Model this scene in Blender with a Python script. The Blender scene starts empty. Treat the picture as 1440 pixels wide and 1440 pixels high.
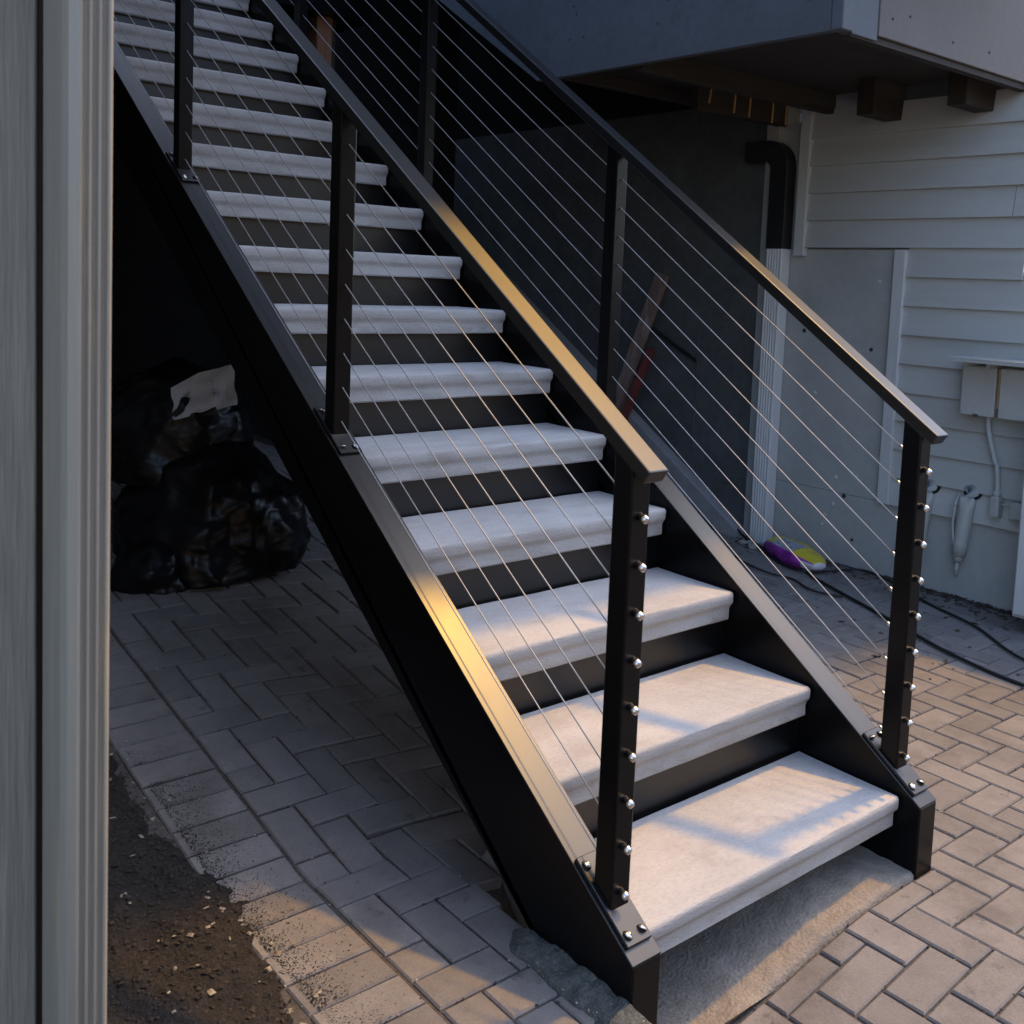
import bpy, bmesh, math, random
from mathutils import Vector, Matrix, noise

random.seed(7)
scene = bpy.context.scene
COL = scene.collection
rad = math.radians

# ------------------------------------------------------------------ camera
yaw, pit, rol = -0.6863, -0.0862, -0.0402
Rm = (Matrix.Rotation(yaw, 3, 'Z') @ Matrix.Rotation(pit, 3, 'X') @ Matrix.Rotation(rol, 3, 'Y'))
right, fwd, up = Rm @ Vector((1, 0, 0)), Rm @ Vector((0, 1, 0)), Rm @ Vector((0, 0, 1))
cam_d = bpy.data.cameras.new("camera")
cam = bpy.data.objects.new("camera", cam_d)
COL.objects.link(cam)
M = Matrix((right, up, -fwd)).transposed().to_4x4()
M.translation = Vector((-1.3137, -1.2918, 1.443))
cam.matrix_world = M
cam_d.sensor_width = 36.0
cam_d.lens = 36.0 * 1460.4 / 1440.0
cam_d.shift_y = -203.6 / 1440.0
cam_d.clip_start = 0.05
cam_d.clip_end = 500
cam_d.dof.use_dof = True
cam_d.dof.focus_distance = 2.9
cam_d.dof.aperture_fstop = 11.0
scene.camera = cam

# ------------------------------------------------------------------ sky and sun
SUN_EL, SUN_AZ = 60.0, -2.5          # azimuth measured from +X, towards +Y
world = bpy.data.worlds.new("World")
scene.world = world
world.use_nodes = True
wn = world.node_tree
sky = wn.nodes.new("ShaderNodeTexSky")
sky.sky_type = 'NISHITA'
sky.sun_disc = False
sky.sun_elevation = rad(SUN_EL)
sky.sun_rotation = rad(90 - SUN_AZ)
sky.air_density = 1.0
sky.dust_density = 1.6
sky.ozone_density = 1.2
wn.links.new(sky.outputs[0], wn.nodes["Background"].inputs[0])
wn.nodes["Background"].inputs[1].default_value = 0.15
sun_d = bpy.data.lights.new("sun", 'SUN')
sun_d.energy = 2.0
sun_d.angle = rad(2.2)
sun_d.color = (0.45, 0.23, 0.018)
sun = bpy.data.objects.new("sun", sun_d)
COL.objects.link(sun)
L = Vector((math.cos(rad(SUN_EL)) * math.cos(rad(SUN_AZ)), math.cos(rad(SUN_EL)) * math.sin(rad(SUN_AZ)), math.sin(rad(SUN_EL))))
sun.rotation_euler = L.to_track_quat('Z', 'Y').to_euler()
sun.location = (6, -1, 12)

scene.view_settings.view_transform = 'Standard'
scene.view_settings.look = 'None'
scene.view_settings.gamma = 1.0
scene.view_settings.exposure = 1.95

# ------------------------------------------------------------------ materials
def new_mat(name):
    m = bpy.data.materials.new(name)
    m.use_nodes = True
    return m, m.node_tree, m.node_tree.nodes["Principled BSDF"]

def mat(name, col, rough=0.7, var=0.15, scale=12.0, bump=0.1, bscale=60.0, metallic=0.0, spec=0.5,
        stretch=(1, 1, 1), objrand=0.0, stain=None, stain_scale=3.0, stain_lo=0.5, stain_hi=0.7, roughvar=0.1, coords='Object', bdist=0.003):
    """principled surface: two noises vary the colour, an optional stain colour, fine bump"""
    m, nt, b = new_mat(name)
    N, K = nt.nodes, nt.links
    tc = N.new("ShaderNodeTexCoord")
    mp = N.new("ShaderNodeMapping")
    mp.inputs['Scale'].default_value = stretch
    oi = N.new("ShaderNodeObjectInfo")
    if coords == 'World':
        g = N.new("ShaderNodeNewGeometry")
        K.new(g.outputs['Position'], mp.inputs[0])
    else:
        K.new(tc.outputs['Object'], mp.inputs[0])
        mul = N.new("ShaderNodeVectorMath"); mul.operation = 'SCALE'
        mul.inputs[0].default_value = (17.3, 9.1, 5.7)
        K.new(oi.outputs['Random'], mul.inputs['Scale'])
        K.new(mul.outputs[0], mp.inputs['Location'])
    n1 = N.new("ShaderNodeTexNoise"); n1.inputs['Scale'].default_value = scale; n1.inputs['Detail'].default_value = 6; n1.inputs['Roughness'].default_value = 0.6
    K.new(mp.outputs[0], n1.inputs[0])
    n2 = N.new("ShaderNodeTexNoise"); n2.inputs['Scale'].default_value = bscale; n2.inputs['Detail'].default_value = 4
    K.new(mp.outputs[0], n2.inputs[0])
    lo = [c * (1 - var) for c in col]; hi = [min(1, c * (1 + var)) for c in col]
    r = N.new("ShaderNodeValToRGB")
    r.color_ramp.elements[0].position = 0.3; r.color_ramp.elements[1].position = 0.7
    r.color_ramp.elements[0].color = (*lo, 1); r.color_ramp.elements[1].color = (*hi, 1)
    K.new(n1.outputs[0], r.inputs[0])
    out = r.outputs[0]
    # speckle
    sp = N.new("ShaderNodeMix"); sp.data_type = 'RGBA'; sp.blend_type = 'MULTIPLY'; sp.inputs[0].default_value = 0.5
    r2 = N.new("ShaderNodeValToRGB")
    r2.color_ramp.elements[0].position = 0.35; r2.color_ramp.elements[1].position = 0.6
    v = max(0.0, 1 - 1.6 * var)
    r2.color_ramp.elements[0].color = (v, v, v, 1); r2.color_ramp.elements[1].color = (1, 1, 1, 1)
    K.new(n2.outputs[0], r2.inputs[0]); K.new(out, sp.inputs[6]); K.new(r2.outputs[0], sp.inputs[7])
    out = sp.outputs[2]
    if stain:
        n3 = N.new("ShaderNodeTexNoise"); n3.inputs['Scale'].default_value = stain_scale; n3.inputs['Detail'].default_value = 7; n3.inputs['Roughness'].default_value = 0.65
        K.new(mp.outputs[0], n3.inputs[0])
        r3 = N.new("ShaderNodeMapRange"); r3.inputs[1].default_value = stain_lo; r3.inputs[2].default_value = stain_hi
        K.new(n3.outputs[0], r3.inputs[0])
        mx = N.new("ShaderNodeMix"); mx.data_type = 'RGBA'
        K.new(r3.outputs[0], mx.inputs[0]); K.new(out, mx.inputs[6]); mx.inputs[7].default_value = (*stain, 1)
        out = mx.outputs[2]
    if objrand:
        hs = N.new("ShaderNodeHueSaturation")
        mr = N.new("ShaderNodeMapRange"); mr.inputs[3].default_value = 1 - objrand; mr.inputs[4].default_value = 1 + objrand
        K.new(oi.outputs['Random'], mr.inputs[0]); K.new(mr.outputs[0], hs.inputs['Value']); K.new(out, hs.inputs['Color'])
        out = hs.outputs[0]
    K.new(out, b.inputs['Base Color'])
    rr = N.new("ShaderNodeMapRange"); rr.inputs[3].default_value = max(0.02, rough - roughvar); rr.inputs[4].default_value = min(1, rough + roughvar)
    K.new(n1.outputs[0], rr.inputs[0]); K.new(rr.outputs[0], b.inputs['Roughness'])
    b.inputs['Metallic'].default_value = metallic
    b.inputs['Specular IOR Level'].default_value = spec
    if bump:
        bp = N.new("ShaderNodeBump"); bp.inputs['Strength'].default_value = bump; bp.inputs['Distance'].default_value = bdist
        K.new(n2.outputs[0], bp.inputs['Height']); K.new(bp.outputs[0], b.inputs['Normal'])
    return m

STEEL = mat("black_powder_coat", (0.003, 0.003, 0.0034), rough=0.30, var=0.2, scale=8, bump=0.12, bscale=900, roughvar=0.05, bdist=0.0004, spec=0.18)
STEELTOP = mat("black_coat_glint_copy", (0.003, 0.003, 0.0035), rough=0.36, var=0.2, scale=8, bump=0.10, bscale=900, roughvar=0.04, bdist=0.0004, spec=0.5)  # same coat as STEEL, made glossier so these faces catch the glint
STEELTOP.node_tree.nodes["Principled BSDF"].inputs['IOR'].default_value = 1.6
STAINLESS = mat("stainless", (0.62, 0.60, 0.57), rough=0.28, var=0.08, bump=0, metallic=1.0)
CABLE = mat("steel_cable", (0.36, 0.355, 0.35), rough=0.55, var=0.05, bump=0, metallic=0.45)
TREAD = mat("cast_concrete_tread", (0.42, 0.405, 0.39), rough=0.88, var=0.12, scale=5, bump=0.55, bscale=130, stretch=(0.6, 1.3, 2.0),
            stain=(0.27, 0.235, 0.21), stain_scale=4.5, stain_lo=0.50, stain_hi=0.85, objrand=0.04)
PAVER = mat("grey_concrete_paver", (0.185, 0.172, 0.163), rough=0.88, var=0.14, scale=9, bump=0.5, bscale=170, stain=(0.10, 0.09, 0.083),
            stain_scale=6, stain_lo=0.58, stain_hi=0.85, objrand=0.14)
def grime(m, col, scale, lo, hi, amount):
    """patchy dirt with a shape of its own, laid over the finished colour in world space"""
    nt = m.node_tree; N, K = nt.nodes, nt.links
    b = N["Principled BSDF"]
    src = b.inputs['Base Color'].links[0].from_socket
    g = N.new("ShaderNodeNewGeometry")
    n = N.new("ShaderNodeTexNoise"); n.inputs['Scale'].default_value = scale; n.inputs['Detail'].default_value = 9; n.inputs['Roughness'].default_value = 0.72
    K.new(g.outputs['Position'], n.inputs[0])
    r = N.new("ShaderNodeMapRange"); r.inputs[1].default_value = lo; r.inputs[2].default_value = hi; r.inputs[4].default_value = amount
    K.new(n.outputs[0], r.inputs[0])
    x = N.new("ShaderNodeMix"); x.data_type = 'RGBA'
    K.new(r.outputs[0], x.inputs[0]); K.new(src, x.inputs[6]); x.inputs[7].default_value = (*col, 1)
    K.new(x.outputs[2], b.inputs['Base Color'])
grime(PAVER, (0.075, 0.066, 0.058), 2.6, 0.50, 0.72, 0.75)
grime(PAVER, (0.045, 0.038, 0.032), 11.0, 0.60, 0.70, 0.7)
grime(PAVER, (0.27, 0.25, 0.235), 7.0, 0.60, 0.75, 0.6)
grime(TREAD, (0.24, 0.20, 0.175), 5.0, 0.58, 0.74, 0.55)
grime(TREAD, (0.13, 0.11, 0.10), 24.0, 0.66, 0.74, 0.6)
SAND = mat("joint_sand", (0.085, 0.075, 0.065), rough=0.95, var=0.4, scale=60, bump=1.0, bscale=260, coords='World')
PADC = mat("rough_concrete_pad", (0.235, 0.205, 0.17), rough=0.93, var=0.2, scale=14, bump=0.9, bscale=120, stain=(0.16, 0.145, 0.135), stain_scale=7, bdist=0.006)
GROUT = mat("dark_wet_grout", (0.085, 0.095, 0.09), rough=0.8, var=0.4, scale=40, bump=1.0, bscale=200, bdist=0.006)
SOIL = mat("dark_soil", (0.017, 0.0135, 0.011), rough=0.95, var=0.6, scale=30, bump=1.0, bscale=120, coords='World', bdist=0.01)
CHIP = mat("pale_wood_chip", (0.32, 0.27, 0.20), rough=0.85, var=0.3, scale=30, bump=0.2)
BARK = mat("dark_bark_chip", (0.035, 0.026, 0.02), rough=0.9, var=0.5, scale=30, bump=0.4)
CRUMB = mat("pale_crumb", (0.36, 0.33, 0.29), rough=0.9, var=0.3, scale=40, bump=0.2)
DCRUMB = mat("dark_crumb", (0.05, 0.045, 0.04), rough=0.95, var=0.5, scale=40, bump=0.2)
SIDING = mat("grey_painted_siding", (0.47, 0.475, 0.46), rough=0.62, var=0.05, scale=3, bump=0.18, bscale=35, stretch=(1, 0.25, 3), objrand=0.02,
             stain=(0.42, 0.42, 0.405), stain_scale=2)
STUCCO = mat("grey_painted_concrete", (0.42, 0.422, 0.41), rough=0.75, var=0.07, scale=4, bump=0.35, bscale=22, stain=(0.33, 0.325, 0.31),
             stain_scale=2.2, stain_lo=0.52, stain_hi=0.85)
TRIM = mat("pale_grey_trim", (0.56, 0.565, 0.56), rough=0.55, var=0.05, scale=5, bump=0.12, bscale=40, stretch=(2, 2, .3))
WHITEM = mat("white_enamel_gutter", (0.66, 0.66, 0.655), rough=0.45, var=0.07, scale=6, bump=0.05, bscale=50, stretch=(2, 2, .4))
DARKM = mat("dark_enamel_gutter", (0.022, 0.023, 0.025), rough=0.4, var=0.15, scale=6, bump=0.05)
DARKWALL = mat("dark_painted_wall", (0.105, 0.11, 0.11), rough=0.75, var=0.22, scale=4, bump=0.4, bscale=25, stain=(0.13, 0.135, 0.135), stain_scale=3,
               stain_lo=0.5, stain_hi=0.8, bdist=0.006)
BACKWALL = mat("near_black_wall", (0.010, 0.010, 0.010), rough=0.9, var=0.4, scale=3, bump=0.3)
FASCIA = mat("slate_painted_fascia", (0.085, 0.094, 0.108), rough=0.7, var=0.12, scale=3, bump=0.25, bscale=30, stain=(0.055, 0.06, 0.07), stain_scale=4,
             stain_lo=0.55, stain_hi=0.75)
SUNFASCIA = mat("sun_tinted_fascia", (0.10, 0.084, 0.075), rough=0.7, var=0.08, scale=3, bump=0.2, bscale=30)  # warm tint stands in for sunlight on the front boards
JOIST = mat("aged_brown_timber", (0.032, 0.024, 0.017), rough=0.85, var=0.35, scale=9, bump=0.5, bscale=40, stretch=(.3, 2, 2))
OCHRE = mat("golden_light_strip", (0.62, 0.36, 0.12), rough=0.7, var=0.2, scale=20, bump=0.2)  # gold colour painted in for sunlit slits and a sunlit box side
BROWNPOST = mat("red_brown_timber", (0.22, 0.10, 0.05), rough=0.7, var=0.3, scale=8, bump=0.4, bscale=40, stretch=(3, 3, .3))
GREYWOOD = mat("weathered_grey_board", (0.23, 0.215, 0.18), rough=0.85, var=0.16, scale=16, bump=0.7, bscale=40, stretch=(4, 4, .25),
               stain=(0.31, 0.285, 0.23), stain_scale=9, stain_lo=0.56, stain_hi=0.8)
GREYGUT = mat("grey_enamel_downspout", (0.25, 0.225, 0.185), rough=0.38, var=0.08, scale=12, bump=0.1, bscale=60, stretch=(3, 3, .15), stain=(0.42, 0.31, 0.18), stain_scale=14, stain_lo=0.56, stain_hi=0.75)  # tan streaks paint in the warm glints on the ribs
BAG = mat("black_plastic_sack", (0.006, 0.006, 0.007), rough=0.30, var=0.2, scale=10, bump=0.1, bscale=30, spec=0.28)
PAPER = mat("crumpled_white_paper", (0.62, 0.63, 0.66), rough=0.8, var=0.08, scale=10, bump=0.3, bscale=18, stain=(0.25, 0.26, 0.29), stain_scale=14, stain_lo=0.58, stain_hi=0.66)
BOXM = mat("grey_electrical_enamel", (0.45, 0.455, 0.44), rough=0.5, var=0.06, scale=6, bump=0.08)
BOARD = mat("weathered_plank", (0.27, 0.185, 0.15), rough=0.85, var=0.25, scale=8, bump=0.5, bscale=40, stretch=(3, 3, .4), stain=(0.40, 0.36, 0.34), stain_scale=6, stain_lo=0.54, stain_hi=0.66)
REDM = mat("dull_red_paint", (0.20, 0.045, 0.04), rough=0.6, var=0.2, scale=9, bump=0.1)
RUBBER = mat("black_rubber_cable", (0.012, 0.012, 0.013), rough=0.5, var=0.2, bump=0)
LEAF = mat("dry_leaf", (0.07, 0.05, 0.03), rough=0.8, var=0.4, scale=30, bump=0.2, objrand=0.3)
PURPLE = mat("purple_film", (0.33, 0.045, 0.34), rough=0.35, var=0.3, scale=14, bump=0.2, bscale=25)
YELLOW = mat("yellow_film", (0.62, 0.50, 0.04), rough=0.35, var=0.15, scale=14, bump=0.2, bscale=25)
PRINT = mat("grey_printed_film", (0.38, 0.41, 0.44), rough=0.4, var=0.35, scale=25, bump=0.15, stain=(0.04, 0.045, 0.06), stain_scale=26, stain_lo=0.58, stain_hi=0.63)
LABELW = mat("white_film", (0.65, 0.65, 0.68), rough=0.4, var=0.06, bump=0.1)
KERB = mat("pale_grey_kerb", (0.36, 0.345, 0.345), rough=0.85, var=0.12, scale=6, bump=0.4, bscale=50)
DSLATE = mat("dark_slate_trim", (0.075, 0.088, 0.105), rough=0.7, var=0.1, scale=4, bump=0.2)
OCHREWALL = mat("ochre_render", (0.52, 0.31, 0.11), rough=0.85, var=0.1, scale=3, bump=0.3, bscale=30)
ROOF = mat("grey_roofing", (0.12, 0.12, 0.12), rough=0.9, var=0.2, bump=0.3)

# ------------------------------------------------------------------ helpers
def place(name, verts, faces, m, parent=None, smooth=False, origin=None, mats=None, fmat=None):
    """one mesh object; world coordinates in, origin at its own centre"""
    xs = [v[0] for v in verts]; ys = [v[1] for v in verts]; zs = [v[2] for v in verts]
    c = Vector(origin) if origin else Vector(((min(xs) + max(xs)) / 2, (min(ys) + max(ys)) / 2, (min(zs) + max(zs)) / 2))
    me = bpy.data.meshes.new(name)
    me.from_pydata([(v[0] - c[0], v[1] - c[1], v[2] - c[2]) for v in verts], [], faces)
    for mm in (mats or [m]):
        me.materials.append(mm)
    if fmat:
        for p, k in zip(me.polygons, fmat):
            p.material_index = k
    if smooth:
        for p in me.polygons:
            p.use_smooth = True
    me.update()
    return link(name, me, c, parent)

def wloc(o):
    p = Vector(o.location)
    while o.parent:
        o = o.parent
        p += o.location
    return p

def link(name, me, loc, parent=None, rot=None):
    o = bpy.data.objects.new(name, me)
    COL.objects.link(o)
    loc = Vector(loc)
    if parent:
        o.parent = parent
        loc = loc - wloc(parent)
    o.location = loc
    if rot:
        o.rotation_euler = rot
    return o

def thing(name, loc, label, cat, group=None, kind=None):
    o = bpy.data.objects.new(name, None)
    COL.objects.link(o)
    o.location = loc
    o.empty_display_size = 0.1
    return tag(o, label, cat, group, kind)

def tag(o, label=None, cat=None, group=None, kind=None):
    if label: o["label"] = label
    if cat: o["category"] = cat
    if group: o["group"] = group
    if kind: o["kind"] = kind
    return o

def bm_out(bm):
    bm.verts.index_update()
    v = [tuple(x.co) for x in bm.verts]
    f = [tuple(x.index for x in p.verts) for p in bm.faces]
    bm.free()
    return v, f

def box_vf(x0, x1, y0, y1, z0, z1, bev=0.0, seg=1):
    bm = bmesh.new()
    bmesh.ops.create_cube(bm, size=1)
    for v in bm.verts:
        v.co = Vector(((x0 + x1) / 2 + v.co.x * (x1 - x0), (y0 + y1) / 2 + v.co.y * (y1 - y0), (z0 + z1) / 2 + v.co.z * (z1 - z0)))
    if bev:
        bmesh.ops.bevel(bm, geom=bm.edges[:], offset=bev, segments=seg, affect='EDGES', profile=0.5)
    return bm_out(bm)

def box(name, x0, x1, y0, y1, z0, z1, m, parent=None, bev=0.0, seg=1):
    v, f = box_vf(x0, x1, y0, y1, z0, z1, bev, seg)
    return place(name, v, f, m, parent)

def prism_vf(poly, axis, a0, a1, bev=0.0, seg=2):
    """polygon in the two other axes (in xyz order) extruded along axis a0..a1"""
    def P(p, a):
        if axis == 'x': return (a, p[0], p[1])
        if axis == 'y': return (p[0], a, p[1])
        return (p[0], p[1], a)
    n = len(poly)
    bm = bmesh.new()
    A = [bm.verts.new(P(p, a0)) for p in poly]
    B = [bm.verts.new(P(p, a1)) for p in poly]
    bm.faces.new(A); bm.faces.new(B[::-1])
    for i in range(n):
        bm.faces.new((A[i], B[i], B[(i + 1) % n], A[(i + 1) % n]))
    bmesh.ops.recalc_face_normals(bm, faces=bm.faces[:])
    if bev:
        bmesh.ops.bevel(bm, geom=bm.edges[:], offset=bev, segments=seg, affect='EDGES', profile=0.5)
    return bm_out(bm)

def prism(name, poly, axis, a0, a1, m, parent=None, bev=0.0, seg=2):
    v, f = prism_vf(poly, axis, a0, a1, bev, seg)
    return place(name, v, f, m, parent)

def tube_vf(pts, r, n=8, cap=True):
    pts = [Vector(p) for p in pts]
    rs = r if isinstance(r, (list, tuple)) else [r] * len(pts)
    V, F = [], []
    ref = Vector((0, 0, 1))
    for i, p in enumerate(pts):
        d = (pts[min(i + 1, len(pts) - 1)] - pts[max(i - 1, 0)]).normalized()
        a = d.cross(ref if abs(d.dot(ref)) < 0.95 else Vector((1, 0, 0))).normalized()
        b = d.cross(a)
        for k in range(n):
            t = 2 * math.pi * k / n
            V.append(tuple(p + (a * math.cos(t) + b * math.sin(t)) * rs[i]))
    for i in range(len(pts) - 1):
        for k in range(n):
            F.append((i * n + k, i * n + (k + 1) % n, (i + 1) * n + (k + 1) % n, (i + 1) * n + k))
    if cap:
        F.append(tuple(range(n))[::-1]); F.append(tuple(range((len(pts) - 1) * n, len(pts) * n)))
    return V, F

def tube(name, pts, r, m, parent=None, n=8, smooth=True):
    v, f = tube_vf(pts, r, n)
    return place(name, v, f, m, parent, smooth=smooth)

def spline(pts, k=8):
    pts = [Vector(p) for p in pts]
    out = []
    for i in range(len(pts) - 1):
        p0, p1, p2, p3 = pts[max(i - 1, 0)], pts[i], pts[i + 1], pts[min(i + 2, len(pts) - 1)]
        for j in range(k):
            t = j / k
            out.append(0.5 * ((2 * p1) + (p2 - p0) * t + (2 * p0 - 5 * p1 + 4 * p2 - p3) * t * t + (3 * p1 - p0 - 3 * p2 + p3) * t ** 3))
    out.append(pts[-1])
    return out

def merge(parts):
    V, F = [], []
    for v, f in parts:
        o = len(V)
        V += v
        F += [tuple(i + o for i in q) for q in f]
    return V, F

# ------------------------------------------------------------------ ground
def gz(x, y):
    t = max(0.0, y - 0.7)
    k = max(0.0, min(1.0, (2.4 - x) / 1.4))
    c01 = lambda q: max(0.0, min(1.0, q))
    w = 0.07 + 0.9 * c01((y - 0.3) / 0.5)
    left = 0.075 * c01((0.122 + (w - 0.07) - x) / w) * c01((y + 0.75) / 0.25)
    q = c01((0.95 - x) / 0.83)
    dip = -0.095 * q * q * (3 - 2 * q) * c01((0.5 - y) / 0.15) * c01((x - 0.05) / 0.05)
    return left + dip + 0.14 * t * k + 0.012 * max(0.0, y) * (1 - k)

def ggrad(x, y):
    e = 0.05
    if abs(x - 0.085) < 0.1 and y < 0.45: return 0.0, 0.0
    return (gz(x + e, y) - gz(x - e, y)) / (2 * e), (gz(x, y + e) - gz(x, y - e)) / (2 * e)

def sheet(name, x0, x1, y0, y1, nx, ny, zf, m):
    V, F = [], []
    for j in range(ny + 1):
        for i in range(nx + 1):
            x = x0 + (x1 - x0) * i / nx; y = y0 + (y1 - y0) * j / ny
            V.append((x, y, zf(x, y)))
    for j in range(ny):
        for i in range(nx):
            a = j * (nx + 1) + i
            F.append((a, a + 1, a + nx + 2, a + nx + 1))
    return place(name, V, F, m, smooth=True, origin=(0, 0, 0))

far = sheet("ground", -60, 60, -60, 60, 60, 60, lambda x, y: -0.20 if abs(x) < 8 and abs(y) < 8 else -0.06, PAVER)
tag(far, kind="structure")
paving = sheet("paving", -2.6, 8.0, -3.2, 6.0, 106, 92, lambda x, y: gz(x, y) - 0.0075 + 0.0025 * noise.noise((x * 9, y * 9, 0)), SAND)
tag(paving, "grey herringbone block paving with sandy joints under the staircase", kind="structure")

MOD = 0.097
AX, AY = 0.555, -0.21
BORDER_X0, BORDER_X1 = -0.425, -0.2255
WALLX = 3.45
camloc = cam.matrix_world.translation
def projected(x, y, z):
    v = Vector((x, y, z)) - camloc
    d = v.dot(fwd)
    if d < 0.2: return None
    return 720 + 1460.4 * v.dot(right) / d, 516.4 - 1460.4 * v.dot(up) / d, d

pavers = []          # (x0,x1,y0,y1)
for i in range(-12, 40):
    for j in range(-26, 50):
        m4 = (i + j) % 4
        x0, y0 = AX + i * MOD, AY + j * MOD
        if m4 == 0: r = [x0, x0 + 2 * MOD, y0, y0 + MOD]
        elif m4 == 2: r = [x0, x0 + MOD, y0, y0 + 2 * MOD]
        else: continue
        if r[0] < BORDER_X1 + 0.004 and r[3] > -0.6:      # cut at the soldier course
            r[0] = max(r[0], BORDER_X1 + 0.004)
        if r[1] > WALLX - 0.05: r[1] = min(r[1], WALLX - 0.05)
        if r[1] - r[0] < 0.03: continue
        if r[0] < 0.085 < r[1] and -0.45 < r[2] < 0.4: r[1] = 0.085
        # cut at the concrete pad
        if r[1] > 0.06 and r[0] < 1.065 and r[3] > -0.052 and r[2] < 0.26:
            if r[2] < -0.085: r[3] = -0.054
            elif r[0] > 0.99: r[0] = 1.148
            elif r[0] < 0.05: r[1] = min(r[1], 0.122)
            else: continue
        if r[1] - r[0] < 0.03 or r[3] - r[2] < 0.025: continue
        pavers.append(r)
for k in range(70):
    y0 = -2.6 + k * MOD
    pavers.append([BORDER_X0, BORDER_X1, y0, y0 + MOD])

def paver_vf(sx, sy, h=0.05, b=0.0042):
    sx, sy = sx / 2 - 0.0028, sy / 2 - 0.0028
    V = []
    for (ex, z) in ((0, -h), (0, -b), (b * 0.9, 0)):
        V += [(-sx + ex, -sy + ex, z), (sx - ex, -sy + ex, z), (sx - ex, sy - ex, z), (-sx + ex, sy - ex, z)]
    F = [(8, 9, 10, 11)]
    for a in (0, 4):
        for k in range(4):
            F.append((a + k, a + (k + 1) % 4, a + 4 + (k + 1) % 4, a + 4 + k))
    return V, F

mesh_cache = {}
scored = []
for r in pavers:
    cx, cy = (r[0] + r[1]) / 2, (r[2] + r[3]) / 2
    z = gz(cx, cy)
    p = projected(cx, cy, z)
    s = 0
    if p and -60 < p[0] < 1500 and -60 < p[1] < 1520:
        hidden = (p[0] < 150) or (0.12 < cx < 1.06 and cy > 0.03)
        s = (r[1] - r[0]) * (r[3] - r[2]) / p[2] ** 3 * (0.02 if hidden else 1)
    scored.append((s, r))
scored.sort(key=lambda t: -t[0])
rest_parts = []
for idx, (s, r) in enumerate(scored):
    sx, sy = r[1] - r[0], r[3] - r[2]
    cx, cy = (r[0] + r[1]) / 2, (r[2] + r[3]) / 2
    gx, gy = ggrad(cx, cy)
    dz = random.uniform(-0.0018, 0.0018)
    rot = (math.atan(gy) + random.uniform(-.006, .006), -math.atan(gx) + random.uniform(-.006, .006), random.uniform(-.008, .008))
    if idx < 300 and s > 0:
        key = (round(sx, 3), round(sy, 3))
        if key not in mesh_cache:
            v, f = paver_vf(sx, sy)
            me = bpy.data.meshes.new("paver"); me.from_pydata(v, [], f); me.materials.append(PAVER); me.update()
            mesh_cache[key] = me
        link("paver", mesh_cache[key], (cx, cy, gz(cx, cy) + dz), paving, rot)
    else:
        v, f = paver_vf(sx, sy)
        Mx = Matrix.Translation((cx, cy, gz(cx, cy) + dz)) @ Matrix.Rotation(rot[1], 4, 'Y') @ Matrix.Rotation(rot[0], 4, 'X')
        rest_parts.append(([tuple(Mx @ Vector(q)) for q in v], f))
v, f = merge(rest_parts)
tag(place("far_pavers", v, f, PAVER, paving), kind="stuff")

def scatter(name, pts, m, smin, smax, parent=None, flat=0.5, label=None, seed=1):
    rnd = random.Random(seed)
    parts = []
    for (x, y, z) in pts:
        s = rnd.uniform(smin, smax); a = rnd.uniform(0, 6.28)
        sx, sy, sz = s * rnd.uniform(.6, 1.4), s * rnd.uniform(.4, 1), s * flat
        R = Matrix.Rotation(a, 3, 'Z') @ Matrix.Rotation(rnd.uniform(-.5, .5), 3, 'X')
        V = [Vector(q) for q in ((-sx, -sy * .6, 0), (sx * .8, -sy, 0), (sx, sy * .7, 0), (-sx * .7, sy, 0), (-sx * .3, 0, sz), (sx * .4, sy * .1, sz * .8))]
        V = [tuple(R @ q + Vector((x, y, z))) for q in V]
        F = [(0, 1, 5, 4), (1, 2, 5), (2, 3, 4, 5), (3, 0, 4), (3, 2, 1, 0)]
        parts.append((V, F))
    v, f = merge(parts)
    o = place(name, v, f, m, parent)
    return tag(o, label, kind="stuff")

rnd = random.Random(3)
pts = []
for s, r in scored[:420]:
    if s <= 0: continue
    for _ in range(3):
        if rnd.random() < 0.5: x, y = rnd.choice((r[0], r[1])) + rnd.uniform(-.004, .004), rnd.uniform(r[2], r[3])
        else: x, y = rnd.uniform(r[0], r[1]), rnd.choice((r[2], r[3])) + rnd.uniform(-.004, .004)
        pts.append((x, y, gz(x, y) - 0.003))
scatter("joint_crumbs", pts[::4], CRUMB, 0.0015, 0.004, label="pale grit and crumbs lying in the paving joints", seed=5)
tag(bpy.data.objects["joint_crumbs"], cat="grit")
scatter("joint_dirt", [p for i, p in enumerate(pts) if i % 4], DCRUMB, 0.002, 0.005, label="dark dirt crumbs lying in the paving joints", seed=6)
tag(bpy.data.objects["joint_dirt"], cat="dirt")

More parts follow.
